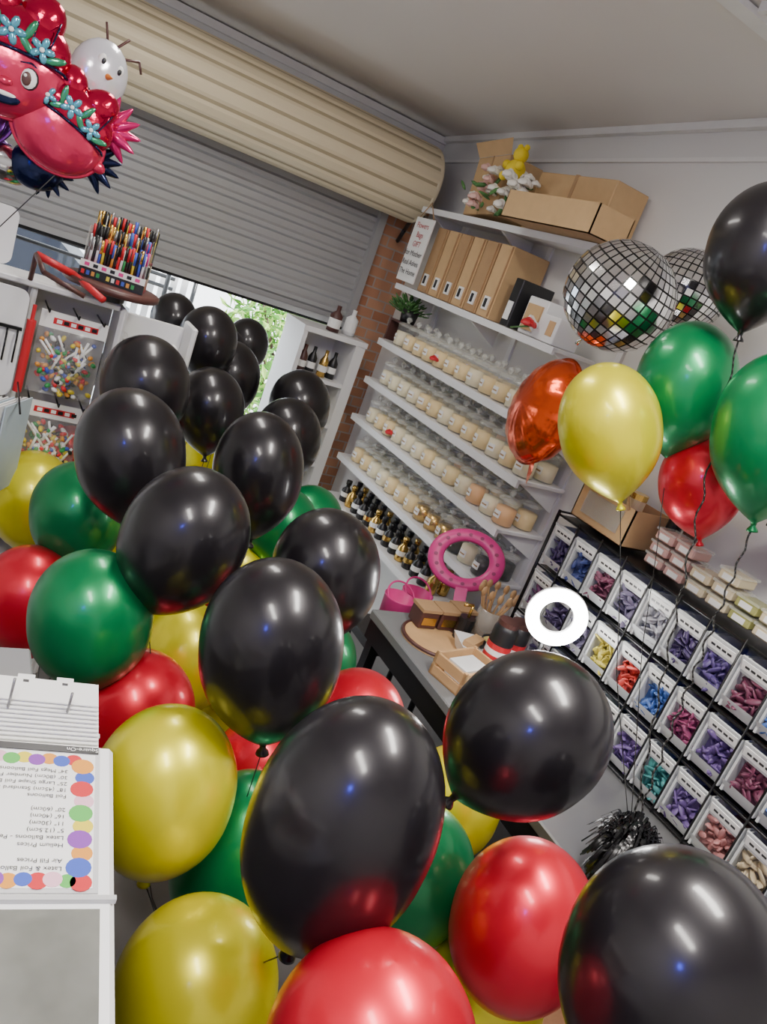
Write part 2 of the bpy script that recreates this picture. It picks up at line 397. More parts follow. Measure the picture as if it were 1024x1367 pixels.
for x,y,h in((1.78,1.76,.21),(1.86,1.78,.20)):
    t=T((x,y,.751));b.lathe([(.0001,0),(.04,0),(.043,.01),(.043,h-.03),(.033,h),(.0001,h)],20,BLK,t);b.cyl((0,0,h-.02),.037,.025,WOODD,20,xf=t);b.cyl((0,0,.07),.044,.06,RED,20,xf=t);b.cyl((0,0,.09),.0442,.02,LAB,20,xf=t)
b.build()
b=MB('wooden_crate');t=T((1.64,1.71,.751))@rz(.25)
for z in(0,.045):
    b.box(-.1,.1,-.07,-.06,z,z+.035,WOOD,t);b.box(-.1,.1,.06,.07,z,z+.035,WOOD,t);b.box(-.1,-.09,-.07,.07,z,z+.035,WOOD,t);b.box(.09,.1,-.07,.07,z,z+.035,WOOD,t)
b.box(-.1,.1,-.07,.07,0,.006,WOOD,t);b.box(-.06,.06,-.04,.04,.006,.07,WHITE2,t)
for x in(-.093,.093):
    for y in(-.063,.063):b.box(x-.006,x+.006,y-.006,y+.006,0,.085,WOOD,t)
b.build()
b=MB('pump_dispenser');t=T((1.79,1.97,.751));b.cyl((0,0,0),.03,.1,BLK,14,xf=t);b.tube([(0,0,.1),(0,0,.15),(-.04,0,.15)],.006,GOLD,xf=t);b.build()
b=MB('black_stool');b.box(1.62,1.98,2.22,2.5,.5,.54,BLK,bev=.005)
for x in(1.65,1.95):
    for y in(2.25,2.47):b.tube([(x,y,0),(x,y,.5)],.015,BLKM)
b.build()
b=MB('pink_gift_bucket')
for x,y in((1.76,2.36),(1.88,2.42)):
    t=T((x,y,.541));b.lathe([(.0001,0),(.06,0),(.068,.16),(.07,.165),(.064,.165),(.055,.01),(.0001,.01)],24,PINK,t);b.torus(.064,.004,PINK,t@T((0,0,.17))@rx(.7))
b.build()
b=MB('pink_decorative_ring')
t=T((1.92,2.26,.955))@M((R0,V((0,0,1)),-Hh)).transposed().to_4x4()@rz(.18)@rx(-.55)@M.Diagonal((1.2,.98,1,1))
b.torus(.104,.027,PINK,t,48,10,rz=.012)
for i in range(16):
    a=i*math.pi/8;b.cyl((.104*math.cos(a),.104*math.sin(a),.009),.007,.006,mat('deep_pink',(.3,.02,.12),.4),8,xf=t)
b.box(-.02,.02,-.2,-.12,-.01,.01,PINK,t);b.build()
b=MB('ring_light');RL=mat('ring_led',(1,.99,.97),.4,emit=40,var=0)
t=T((1.80,1.60,1.08))@M((R0,V((0,0,1)),-Hh)).transposed().to_4x4()
b.torus(.077,.021,RL,t,48,12,rz=.01);t2=t@T((0,0,-.012));b.torus(.077,.024,WHITE2,t2,48,12,rz=.01)
b.tube([(1.81,1.62,.98),(1.83,1.62,.77)],.008,BLK)
for a in(0.4,2.5,4.6):b.tube([(1.83,1.62,.80),(1.83+.06*math.cos(a),1.62+.06*math.sin(a),.755)],.006,BLK)
b.build()
b=MB('blue_phone_stand');b.box(1.86,1.91,1.48,1.56,.751,.86,mat('blue_plastic',(.05,.2,.5),.3),bev=.01);b.box(1.855,1.86,1.49,1.55,.77,.85,WHITE2);b.build()
# ------------------------------------------------------------------ balloon bin rack
BINC=[(.06,.04,.12),(.05,.07,.22),(.12,.03,.10),(.38,.38,.42),(.16,.04,.08),(.09,.06,.20),(.26,.05,.12),(.06,.10,.28),(.35,.24,.34),(.05,.22,.22),(.13,.08,.24),(.42,.18,.18),(.45,.37,.24),(.07,.05,.12),(.05,.12,.36),(.25,.04,.12),(.08,.04,.14),(.45,.38,.06),(.14,.12,.2),(.42,.22,.16),(.5,.04,.03)]
RUB=[mat('rubber_%d'%i,c,.45,var=.2) for i,c in enumerate(BINC)]
BINM=mat('bin_grey',(.60,.62,.63),.3,var=.03)
rk=bpy.data.objects.new('balloon_bin_rack',None);S.collection.objects.link(rk)
fr=MB('rack_frame');bn=MB('bins');ct=MB('loose_balloons')
YE=1.92;NC=15;CW=.118
ROWC=[[16,0,13,2,9,10,9,10,11,12,11,7,15,1,9],[2,13,18,17,20,14,15,10,4,14,6,5,1,12,0],[0,1,4,18,3,0,5,4,14,16,2,14,10,19,11]]
for r in range(3):
    z0=.765+r*.187
    for c in range(NC):
        y1=YE-.01-c*CW;y0=y1-CW+.008
        x=1.955;h=.15
        bn.box(x,x+.2,y0,y0+.003,z0,z0+h,BINM);bn.box(x,x+.2,y1-.003,y1,z0,z0+h,BINM)
        bn.box(x,x+.2,y0,y1,z0,z0+.003,BINM);bn.box(x+.2,x+.203,y0,y1,z0,z0+h,BINM)
        bn.add([(x,y0,z0),(x,y1,z0),(x-.02,y1,z0+.035),(x-.02,y0,z0+.035)],[(0,1,2,3)],BINM)
        for yy in(y0,y1-.007):bn.box(x-.01,x,yy,yy+.007,z0,z0+h,BINM)
        t=T((x-.012,(y0+y1)/2,z0+h-.015))@ry(-.35)
        bn.box(-.003,.003,-.052,.052,-.024,.026,BINM,t,);bn.box(-.005,-.003,-.047,.047,-.014,.016,LAB,t)
        for q in range(4):bn.box(-.0056,-.005,-.036+q*.019,-.022+q*.019,-.003,.004,BLK,t)
        m=RUB[ROWC[r][c]]
        ct.box(x+.03,x+.19,y0+.005,y1-.005,z0+.005,z0+.09,m)
        for k in range(38):
            p=(x+random.uniform(-.004,.03),random.uniform(y0+.018,y1-.018),z0+random.uniform(.012,.115))
            ct.ell(p,(.026,.010,.004),m,7,5,rq())
for z in(.757,.94,1.127,1.325):
    fr.tube([(1.94,YE,z),(1.94,YE-NC*CW,z)],.004,BLKM);fr.tube([(2.17,YE,z),(2.17,YE-NC*CW,z)],.004,BLKM)
    fr.box(1.96,2.17,YE-NC*CW,YE,z-.003,z-.001,BLKM)
for c in range(NC+1):fr.tube([(1.935,YE-c*CW,.753),(1.935,YE-c*CW,1.34)],.003,BLKM)
for y in(YE,YE-NC*CW):
    for x in(1.94,2.17):fr.tube([(x,y,.752),(x,y,1.34)],.006,BLKM)
    fr.tube([(1.94,y,1.335),(2.17,y,1.335)],.004,BLKM)
for q in(fr,bn,ct):q.build(parent=rk)
SOAP=mat('soap_cream',(.7,.6,.4),.6);SOAPP=mat('soap_pink',(.62,.38,.34),.6);SOAPG=mat('soap_olive',(.36,.36,.12),.6)
b=MB('soap_tub_stack')
for i in range(9):
    for j in range([3,3,2,3,2,2,3,2,1][i]):
        y=1.52-i*.085;z=1.341+j*.042;x=2.0
        b.box(x-.005,x+.08,y-.036,y+.036,z,z+.03,[SOAPP,SOAPP,SOAP,SOAP,SOAPG,SOAP,SOAPG,SOAP,SOAPP][i],bev=.004)
        b.box(x-.008,x+.083,y-.039,y+.039,z+.028,z+.036,GLASSL);b.box(x-.007,x-.005,y-.02,y+.02,z+.005,z+.022,LAB)
b.build()
b=MB('kraft_gift_basket')
for a in((1.97,1.975,1.64,1.9),(2.15,2.155,1.64,1.9)):b.box(*a,1.341,1.47,KRAFT)
for a in((1.97,2.155,1.64,1.645),(1.97,2.155,1.895,1.9)):b.box(*a,1.341,1.47,KRAFT)
b.box(1.97,2.155,1.64,1.9,1.341,1.345,KRAFT2)
b.box(1.966,1.97,1.68,1.86,1.37,1.45,GLASSL)
for i in range(3):
    t=T((2.02,1.70+i*.07,1.346));b.cyl((0,0,0),.03,.15,[SOAP,WHITE2,SOAPP][i],16,xf=t);b.cyl((0,0,.15),.031,.02,GOLD,16,xf=t)
b.tube([(1.968,1.67,1.46),(1.968,1.72,1.53),(1.968,1.82,1.53),(1.968,1.87,1.46)],.005,KRAFT2)
b.build()
b=MB('tall_wax_tins')
for i in range(2):b.cyl((2.12,1.60-i*.07,1.341),.025,.15,[BLK,WOODD][i],14)
b.build()
b=MB('black_ledge_shelf');b.box(2.12,2.298,-.6,1.32,1.60,1.62,BLK)
for y in(-.4,1.25):b.box(2.14,2.298,y,y+.02,1.52,1.6,BLK)
b.build()
TG=mat('tinsel_green',(.02,.25,.06),.25,metal=.8);TO=mat('tinsel_gold',(.6,.45,.08),.25,metal=.9);TB=mat('tinsel_black',(.01,.01,.012),.25,metal=.3)
def tinsel(b,c,R,m,n=160,lo=-.5,hi=1.4,droop=.25,w=.004):
    for i in range(n):
        a=random.uniform(0,6.28);e=random.uniform(lo,hi);d=V((math.cos(a)*math.cos(e),math.sin(a)*math.cos(e),math.sin(e)))
        q=d.cross(V((0,0,1))).normalized()*w
        p=V(c);s_=random.uniform(.8,1.1);m1=p+d*R*.45*s_+V((0,0,R*.08));m2=p+d*R*.8*s_;e1=p+d*R*s_-V((0,0,R*droop))
        b.add([p-q,p+q,m1+q,m1-q,m2+q,m2-q,e1+q,e1-q],[(0,1,2,3),(3,2,4,5),(5,4,6,7)],m,True)
b=MB('tinsel_garland_pile')
for i in range(9):tinsel(b,(2.17,1.22-i*.09,1.65),.06,TG if i%3 else TO,70,0,1.4)
b.build()
b=MB('black_tinsel_weight');tinsel(b,(1.575,.90,.86),.092,TB,560,-1.2,1.3,.4,.003);b.cyl((1.575,.90,.752),.03,.09,BLK,16);b.build()
# ------------------------------------------------------------------ left product display
b=MB('retail_display_stand')
YF=2.86
b.box(-.5,.504,YF+.02,YF+.05,.501,1.454,mat('pegboard',(.46,.45,.43),.6))
b.box(.505,.53,YF-.14,YF+.02,0,1.47,WHITE,bev=.01);b.box(.23,.25,YF-.1,YF+.019,.501,1.454,WHITE,bev=.006)
b.box(-.5,.504,YF-.14,YF+.05,.0,.5,WHITE);b.box(-.5,.504,YF-.12,YF+.05,1.455,1.475,WHITE,bev=.004)
b.box(.531,.789,YF+.12,YF+.15,.0,1.42,WHITE);b.box(.79,.81,YF,YF+.15,0,1.45,WHITE,bev=.006)
for z in(1.40,1.095,.85):
    for x in(.29,.38,.46):b.tube([(x,YF+.02,z),(x,YF-.16,z),(x,YF-.165,z+.012)],.003,BLKM)
for z in(1.3,1.15):
    for x in(.58,.66,.74):b.tube([(x,YF+.12,z),(x,YF,z)],.003,BLKM)
b.build()
def roundpanel(b,x0,x1,z0,z1,y,m,r=.03):
    pts=[]
    for cx_,cz_,a0 in((x1-r,z1-r,0),(x0+r,z1-r,90),(x0+r,z0+r,180),(x1-r,z0+r,270)):
        for k in range(6):
            a=math.radians(a0+k*18);pts.append((cx_+r*math.cos(a),cz_+r*math.sin(a)))
    n=len(pts);b.add([(x,y,z) for x,z in pts]+[(x,y+.012,z) for x,z in pts],[tuple(range(n)),tuple(range(n,2*n))[::-1]]+[(i,n+i,n+(i+1)%n,(i+1)%n) for i in range(n)],m)
b=MB('white_header_board');roundpanel(b,-.2,.225,1.10,1.45,2.68,WHITE);b.box(-.05,-.03,2.69,2.715,0,1.3,WHITE)
for i in range(4):b.tube([(.12+i*.03,2.675,1.33),(.12+i*.03,2.66,1.30),(.12+i*.03,2.66,1.22)],.003,BLKM)
b.box(.11,.22,2.66,2.67,1.325,1.335,BLKM);b.build()
b=MB('white_header_board');roundpanel(b,-.2,.165,1.476,1.66,2.90,WHITE);b.box(-.05,-.03,2.911,2.93,0,1.5,WHITE);b.build()
BAG=mat('clear_bag',(.85,.85,.87),.10,alpha=.14,bump=.5,bscale=25,coat=1)
CAND=[mat('bead_%d'%i,c,.4) for i,c in enumerate([(.7,.02,.03),(.75,.6,.05),(.03,.3,.08),(.05,.1,.5),(.8,.8,.8),(.02,.02,.02),(.7,.3,.05)])]
def bag(x0,x1,z0,z1,mn=0):
    b=MB('bagged_party_favours');y=YF-.12
    b.box(x0,x1,y-.012,y-.006,z1-.055,z1,LAB);b.box(x0+.04,x1-.03,y-.0135,y-.012,z1-.038,z1-.018,RED)
    for k in range(6):b.box(x0+.05+k*.022,x0+.066+k*.022,y-.0145,y-.0135,z1-.034,z1-.022,BLK if k%2 else LAB)
    nx=8;nz=8
    for sg in(-1,1):
        vs=[];fs=[]
        for i in range(nx+1):
            for j in range(nz+1):
                u=i/nx;v=j/nz;d=.03*(math.sin(math.pi*u)*math.sin(math.pi*v))**.45 if 0<i<nx and 0<j<nz else 0
                vs.append((x0+(x1-x0)*u,y+sg*d,z0+(z1-.03-z0)*v))
        for i in range(nx):
            for j in range(nz):fs.append((i*(nz+1)+j,(i+1)*(nz+1)+j,(i+1)*(nz+1)+j+1,i*(nz+1)+j+1))
        b.add(vs,fs,BAG,True)
    for i in range(230):
        u=random.gauss(.5,.2);v=random.gauss(.36,.17)
        if not(.06<u<.94 and .04<v<.72):continue
        c=random.choice(CAND if not mn else CAND+[CAND[5],CAND[0],CAND[2]])
        b.ell((x0+(x1-x0)*u,y-.010+random.uniform(-.012,.02),z0+(z1-z0)*v),(.013,.008,.008),c,7,5,rq())
    for i in range(14):
        u=random.uniform(.2,.8);v=random.uniform(.35,.7);q=random.uniform(-.25,.25)
        b.tube([(x0+(x1-x0)*u,y-.02,z0+(z1-z0)*(v-.12)),(x0+(x1-x0)*(u+q),y-.02,z0+(z1-z0)*(v+.08))],.0045,LAB,6)
    b.build()
bag(.27,.48,1.12,1.40);bag(.27,.47,.83,1.095,1)
b=MB('red_balloon_pump');b.cyl((.245,2.70,1.12),.014,.24,RED,14);b.cyl((.245,2.70,1.36),.006,.05,RED,10);b.tube([(.245,2.70,1.12),(.245,2.84,1.14)],.004,BLKM);b.build()
b=MB('hanging_card_packs')
for i in range(9):
    t=T((.10+i*.018,2.42+i*.012,.84))@rz(1.1);b.box(-.09,.09,-.001,.003,0,.30,[LAB,WHITE2,mat('card_blue',(.5,.6,.68),.5)][i%3],t)
for x in(.1,.16,.24):b.tube([(x,2.40,1.14),(x,2.66,1.16)],.003,BLKM)
b.build()
b=MB('party_blower_packs')
for i in range(16):
    x=.56+(i%4)*.06;z=1.34-(i//4)*.09;b.ell((x,YF+.02,z),(.022,.03,.03),[WHITE2,LAB][i%2],8,6);b.torus(.015,.004,WHITE2,T((x,YF-.02,z))@rx(1.57),12,6)
b.build()
b=MB('round_wooden_turntable');t=T((.47,2.80,1.478));b.cyl((0,0,0),.05,.03,BLK,20,xf=t);b.lathe([(.0001,.03),(.15,.03),(.158,.036),(.158,.05),(.15,.055),(.0001,.055)],40,WOODD,t);b.build()
b=MB('pen_display_box');t=T((.47,2.79,1.534))@rz(-.3)
PK=mat('box_pink',(.45,.05,.1),.4)
b.box(-.10,.10,-.06,.06,0,.05,PK,t);b.box(-.10,.10,-.02,.06,.05,.10,PK,t)
b.box(-.104,.104,-.064,-.06,.0,.03,BLK,t);b.box(-.104,.104,-.065,-.061,.031,.052,LAB,t)
for k in range(12):b.box(-.096+k*.016,-.086+k*.016,-.0655,-.065,.008,.022,CAND[(k*3)%7],t)
for k in range(7):b.box(-.09+k*.027,-.075+k*.027,-.0662,-.065,.036,.047,[PINK,BLK][k%2],t)
b.box(-.104,.104,-.024,-.02,.05,.09,BLK,t)
for k in range(9):b.box(-.095+k*.022,-.082+k*.022,-.0255,-.024,.058,.082,[LAB,PINK,CAND[1],BLK][k%4],t)
b.box(-.1,.1,.05,.06,.1,.20,BLK,t)
for k in range(9):b.box(-.095+k*.022,-.08+k*.022,.0485,.05,.16,.19,[LAB,PINK,CAND[2],RED][k%4],t)
b.box(-.1,-.097,-.06,.06,.05,.16,GLASSL,t);b.box(.097,.1,-.06,.06,.05,.16,GLASSL,t)
for i in range(20):
    for j in range(3):
        x=-.093+i*.0098;y=-.042+j*.036;h=[.12,.165,.20][j]+random.uniform(-.008,.008)
        b.tube([(x,y,.04),(x+random.uniform(-.003,.003),y,h)],.0047,random.choice(CAND+[BLK,STEEL,BLK]),6,t);b.tube([(x,y,h-.035),(x,y,h+.008)],.0055,random.choice([BLK,BLK,CAND[3],PINK,RED,STEEL,GOLD]),6,t)
b.build()
b=MB('red_handle_frame');b.tube([(.22,2.72,1.56),(.34,2.74,1.53),(.42,2.6,1.5)],.012,RED,8);b.tube([(.22,2.72,1.56),(.24,2.6,1.53),(.36,2.56,1.5)],.008,WOODD,8);b.tube([(.22,2.745,1.476),(.22,2.72,1.56)],.008,WOODD,8);b.build()
# ------------------------------------------------------------------ counter, tablet and cards
b=MB('shop_counter');CN=mat('counter_grey',(.24,.24,.25),.4)
b.box(-1.2,.245,.1,1.38,.97,1.0,CN,bev=.004);b.box(-1.18,.21,.12,1.36,0,.969,mat('counter_side',(.1,.1,.11),.5));b.build()
th=math.atan2(.38,.05)-math.pi/2
tt=T((.256,.65,1.2))@rz(th)
b=MB('tablet_price_stand')
b.box(-.30,0,-.24,.20,-.02,0,WHITE2,tt,bev=.006)
b.box(-.22,-.06,-.2,.14,-.199,-.02,WHITE2,tt,bev=.01)
SCR=mat('mirror_panel',(.42,.43,.39),.12,metal=.7,var=.45,scale=14,bump=.12,bscale=6)
b.box(-.29,-.018,-.04,.19,.0005,.002,mat('screen_frame',(.55,.55,.55),.3),tt)
b.box(-.285,-.024,-.035,.175,.002,.003,LAB,tt)
b.box(-.29,-.02,.178,.19,.0022,.0032,BLK,tt)
b.box(-.29,-.016,-.195,-.06,.0005,.002,SCR,tt)
b.box(-.3,0,-.052,-.046,.0,.006,mat('rim_grey',(.5,.5,.5),.3),tt)
cols=[(.6,.02,.03),(.05,.1,.5),(.75,.3,.03),(.25,.05,.4),(.75,.6,.03),(.1,.45,.08),(.8,.45,.55)]
CC=[mat('ink_%d'%i,c,.5,var=.02) for i,c in enumerate(cols)]
k=0
for i in range(10):
    b.cyl((-.036-.003*(i%2),-.028+i*.020,.0031),.0115+.002*(i%2),.0004+.0001*(i%2),CC[k%7],16,xf=tt);k+=1
for i in range(16):
    x=-.05-i*.0145;b.cyl((x,-.026+.002*(i%2),.0031),.009+.001*(i%3),.0004+.0001*(i%2),CC[(k+2)%7],16,xf=tt);b.cyl((x,.163-.003*(i%2),.0031),.010,.0004+.0001*(i%2),CC[(k+4)%7],16,xf=tt);k+=1
o=b.build()
lines=['Latex & Foil Balloons - Per Balloon','Air Fill Prices','','Helium Prices','Latex Balloons - Per Balloon','5" (12.5cm)','11" (30cm)','16" (40cm)','20" (60cm)','','Foil Balloons','18" (45cm) Standard Foil','25" Large Shape Foil Balloons','30" (80cm) Number Foil Balloons','34" Mega Foil Balloons']
for i,l in enumerate(lines):
    if l: text(l,.0085,tt@T((-.056,-.010+i*.0108,.0038))@rz(math.pi),BLK,o,align='LEFT')
text('Square-On',.009,tt@T((-.04,.184,.0036))@rz(math.pi),LAB,o)
b=MB('stacked_hook_cards')
t=T((.215,.985,1.002))@rz(-.12)
b.box(-.2,.08,-.04,.03,0,.10,LAB,t)
for i in range(14):
    dx=-.004*i+.02;z=.10+i*.0045
    yo=-.045+i*.004
    b.box(-.24,.085-.001*i,yo,yo+.055,z,z+.002,LAB,t)
    for x in(-.12,-.06,.0,.055):
        b.box(x-.012+dx,x+.012+dx,yo+.055,yo+.064,z,z+.002,WHITE2,t);b.box(x-.004+dx,x+.004+dx,yo+.044,yo+.050,z+.002,z+.0024,BLK,t)
b.tube([(-.05,0,.15),(-.05,.0,.20)],.002,STEEL,xf=t);b.tube([(.03,-.0,.15),(.03,.0,.185)],.002,STEEL,xf=t)
b.build()
b=MB('wicker_basket');WK=mat('wicker',(.30,.14,.07),.7,var=.3,scale=30)
t=T((1.50,.80,0))
for i in range(16):
    r=.125+.003*i;b.torus(r,.012,WK,t@T((0,0,.02+i*.026))@rx(.02*(-1)**i),28,6)
for i in range(24):
    a=i*math.pi/12;b.tube([(.125*math.cos(a),.125*math.sin(a),0),(.175*math.cos(a),.175*math.sin(a),.42)],.006,WK,xf=t)
b.cyl((0,0,.40),.16,.02,WK,24,xf=t);b.cyl((0,0,.01),.13,.01,WK,24,xf=t);b.build()
# ------------------------------------------------------------------ balloons
def lat(name,c,metal=.5,rough=.35,coat=.4):
    return mat(name,c,rough,metal=metal,var=.05,scale=5,coat=coat,cr=.14)
KM=lat('latex_black',(.014,.012,.015),.45,.34,.5);GM=lat('latex_green',(.0,.23,.07));YM=lat('latex_yellow',(.80,.72,.008),.42);RM=lat('latex_red',(.78,.008,.035))
RIB=mat('ribbon_black',(.01,.01,.01),.4)
def balloon(name,m,p,d,tilt=11,anchor=None,st=1.06,curl=0):
    R=d/2;pr=[]
    for i in range(15):
        th=math.pi/2*i/14;pr.append((max(1e-4,math.sin(th)*R),1.07*math.cos(th)*R*st))
    for i in range(1,15):
        u=i/14*.985;pr.append((max(.055,math.cos(math.pi/2*u**1.35)**.88)*R,-1.42*u*R*st))
    z=pr[-1][1]
    pr+=[(.05*R,z-.04*R),(.045*R,z-.07*R),(.09*R,z-.13*R),(.1*R,z-.17*R),(.03*R,z-.16*R)]
    b=MB(name);b.lathe(pr[::-1],40,m)
    t=math.radians(tilt)
    dr=(V((0,0,-1))*math.cos(t)+R0*math.sin(t)).normalized()
    q=V((0,0,-1)).rotation_difference(dr)
    if anchor:
        p0=V((0,0,z-.1*R));a=q.inverted()@(V(anchor)-V(p));mid=q.inverted()@((V(p)+q@p0)*.5+V(anchor)*.5-V(p)+V((0,0,-.05))) 
        if curl:
            n=70;pts=[]
            for i in range(n+1):
                u=i/n;c=p0*(1-u)**2+mid*(2*u*(1-u))+a*u*u
                w=.006*math.sin(math.pi*u)**.4 if 0<u<1 else 0
                pts.append(c+V((w*math.cos(u*75),w*math.sin(u*75),0)))
            b.tube(pts,.0026,RIB,5)
        else:
            pts=[p0,p0.lerp(mid,.5)+V((0.006,0,0)),mid,mid.lerp(a,.5),a];b.tube(pts,.0013,RIB,5)
    return b.build(loc=p,rot=q)
A1=(.80,1.35,.05);A2=(.85,2.6,.05);A3=(1.575,.90,.87);A4=(.45,2.1,.05);A5=(1.15,1.1,.05)
K=[((.60,.73,1.165),.275,0,A1,1.3),((.64,1.19,1.165),.28,13,A1,1.15),((.95,.79,1.275),.265,-22,A1,1.0),((.92,.39,1.215),.28,8,A5,1.06),((.54,1.56,1.20),.28,-8,A1,1.1),((.47,1.96,1.24),.28,18,A4,1.1),((.90,2.14,1.20),.28,11,A2,1.2),((.93,1.59,1.15),.28,16,A1),((.59,2.50,1.29),.28,11,A4),((.90,2.77,1.20),.26,11,A2),((1.28,2.86,1.13),.28,11,A2),((1.43,3.18,1.20),.28,11,A2),((1.095,3.235,1.238),.27,8,A2),((.913,3.07,1.39),.235,5,A2),((1.28,3.67,1.325),.215,5,A2),((.855,3.44,1.375),.20,8,A2),((1.125,3.52,1.26),.25,8,A2),((1.74,1.45,2.27),.28,11,A3,1.08,1)]
for a in K:balloon('black_balloon',KM,*a)
G=[((.39,1.58,.965),.27,11,A1),((.45,2.32,.89),.28,11,A4),((.76,1.21,.59),.31,5,A1,1.25),((1.05,1.0,.73),.28,5,A5),((1.13,1.82,.72),.28,8,A1),((1.19,2.44,.90),.26,8,A2),((1.41,2.67,.84),.28,8,A2),((1.82,1.56,1.895),.28,13,A3,1.15),((1.79,1.22,1.87),.29,16,A3,1.22,1),((.90,3.5,1.13),.22,8,A2)]
for a in G:balloon('green_balloon',GM,*a)
Y=[((.51,1.17,.835),.28,5,A1,1.12),((.56,.88,.64),.29,5,A1),((.36,2.66,.77),.29,11,A4),((.75,1.88,.68),.28,11,A1),((1.0,1.98,.43),.30,8,A1),((1.22,.82,.53),.28,5,A5,1.2),((1.28,1.19,.745),.25,5,A5),((.67,2.52,.71),.28,8,A4),((1.58,1.53,1.72),.275,32,A3,1.15),((1.10,2.42,.66),.24,8,A2),((1.10,3.36,.86),.25,8,A2),((.93,2.89,.60),.28,8,A2),((.80,2.2,.80),.22,8,A2)]
for a in Y:balloon('yellow_balloon',YM,*a)
Rr=[((.54,1.54,.73),.28,11,A1),((.61,.51,.98),.28,8,A1),((1.14,.76,.84),.28,8,A5,1.12),((.35,2.19,.65),.28,11,A4),((1.09,1.44,.78),.27,8,A5),((.48,2.92,.87),.22,8,A4),((.87,1.48,.60),.24,8,A1),((1.95,1.46,1.65),.24,25,None),((1.16,2.69,.43),.27,8,A2)]
for a in Rr:balloon('red_balloon',RM,*a)
b=MB('balloon_weight')
for a in(A1,A2,A4,A5):b.cyl((a[0],a[1],.0),.05,.045,RED,20)
b.build()
# foil balloons
FO=mat('foil_orange_red',(.78,.09,.02),.2,metal=.8,bump=.25,bscale=9)
b=MB('red_foil_balloon');R=.185;th_=.10;n=56
for side in(1,-1):
    vs=[];fs=[];rings=9
    for j in range(rings+1):
        t_=j/rings;r_=math.sin(t_*math.pi/2)
        for i in range(n):
            a=2*math.pi*i/n;puck=1+.02*math.cos(14*a)*t_**3
            vs.append((r_*R*puck*math.cos(a),r_*R*puck*math.sin(a),side*th_*math.cos(t_*math.pi/2)*(1+.09*math.cos(14*a)*t_**2)))
    for j in range(rings):
        for i in range(n):
            f_=(j*n+i,j*n+(i+1)%n,(j+1)*n+(i+1)%n,(j+1)*n+i);fs.append(f_[::-1] if side<0 else f_)
    b.add(vs,fs,FO,True)
b.lathe([(R*.99,-.001),(R*1.06,0),(R*.99,.001)],n,FO)
b.add([(-.015,-R,0),(.015,-R,0),(.02,-R*1.25,.004),(-.02,-R*1.28,-.004),(.045,-R*1.36,.02),(-.04,-R*1.39,-.02)],[(0,1,2,3),(3,2,4,5)],FO)
def facing(dirv,up=V((0,0,1))):
    z=V(dirv).normalized();x=up.cross(z).normalized();y=z.cross(x);return M((x,y,z)).transposed().to_quaternion()
b.build(loc=(1.79,2.03,1.64),rot=facing((-1,.25,.1))@Quaternion((0,0,1),.5))
MIR=mat('mirror_tile',(.90,.90,.92),.1,metal=1,var=.2,scale=14);MIRB=mat('mirror_tile_gap',(.01,.01,.01),.3)
def mirrorball(p,R,q):
    b=MB('mirror_ball_balloon');b.ell((0,0,0),(R*.985,R*.985,R*.95),MIRB,32,20)
    NR=17
    for j in range(NR):
        t0=math.pi*(j+.09)/NR;t1=math.pi*(j+.91)/NR;nn=34
        for i in range(nn):
            a0=2*math.pi*(i+.09)/nn;a1=2*math.pi*(i+.91)/nn;jt=random.uniform(.995,1.005)
            b.add([(R*math.sin(t)*math.cos(a)*jt,R*math.sin(t)*math.sin(a)*jt,.965*R*math.cos(t)*jt) for t,a in((t0,a0),(t1,a0),(t1,a1),(t0,a1))],[(0,1,2,3)],MIR)
    b.tube([(0,0,-R*.9),(0,0,-R*1.1)],.008,MIR);b.build(loc=p,rot=q)
mirrorball((1.74,1.87,2.06),.172,Quaternion((0,1,0),.15)@Quaternion((1,0,0),.35))
mirrorball((2.08,1.95,2.17),.14,Quaternion((0,1,0),.1))
# character foil balloon bunch
HP=mat('foil_pink',(.70,.035,.11),.2,metal=.6,bump=.3,bscale=9);HD=mat('foil_crimson',(.50,.006,.05),.16,metal=.75,bump=.35,bscale=12);PU=mat('foil_purple',(.28,.07,.5),.16,metal=.75,bump=.25,bscale=12)
TE=mat('foil_teal',(.12,.42,.55),.2,metal=.5);WF=mat('foil_white',(.80,.80,.86),.2,metal=.35,bump=.2,bscale=9);DB=mat('foil_navy',(.012,.02,.07),.18,metal=.7,bump=.25,bscale=14);OR=mat('carrot_orange',(.8,.25,.02),.5);SIL=mat('foil_silver',(.6,.6,.62),.12,metal=1,bump=.3,bscale=10)
GL=mat('foil_green',(.05,.3,.15),.2,metal=.5);HH=mat('foil_hot_pink',(.75,.02,.2),.2,metal=.6,bump=.2,bscale=9)
cf=bpy.data.objects.new('character_foil_balloon_bunch',None);S.collection.objects.link(cf)
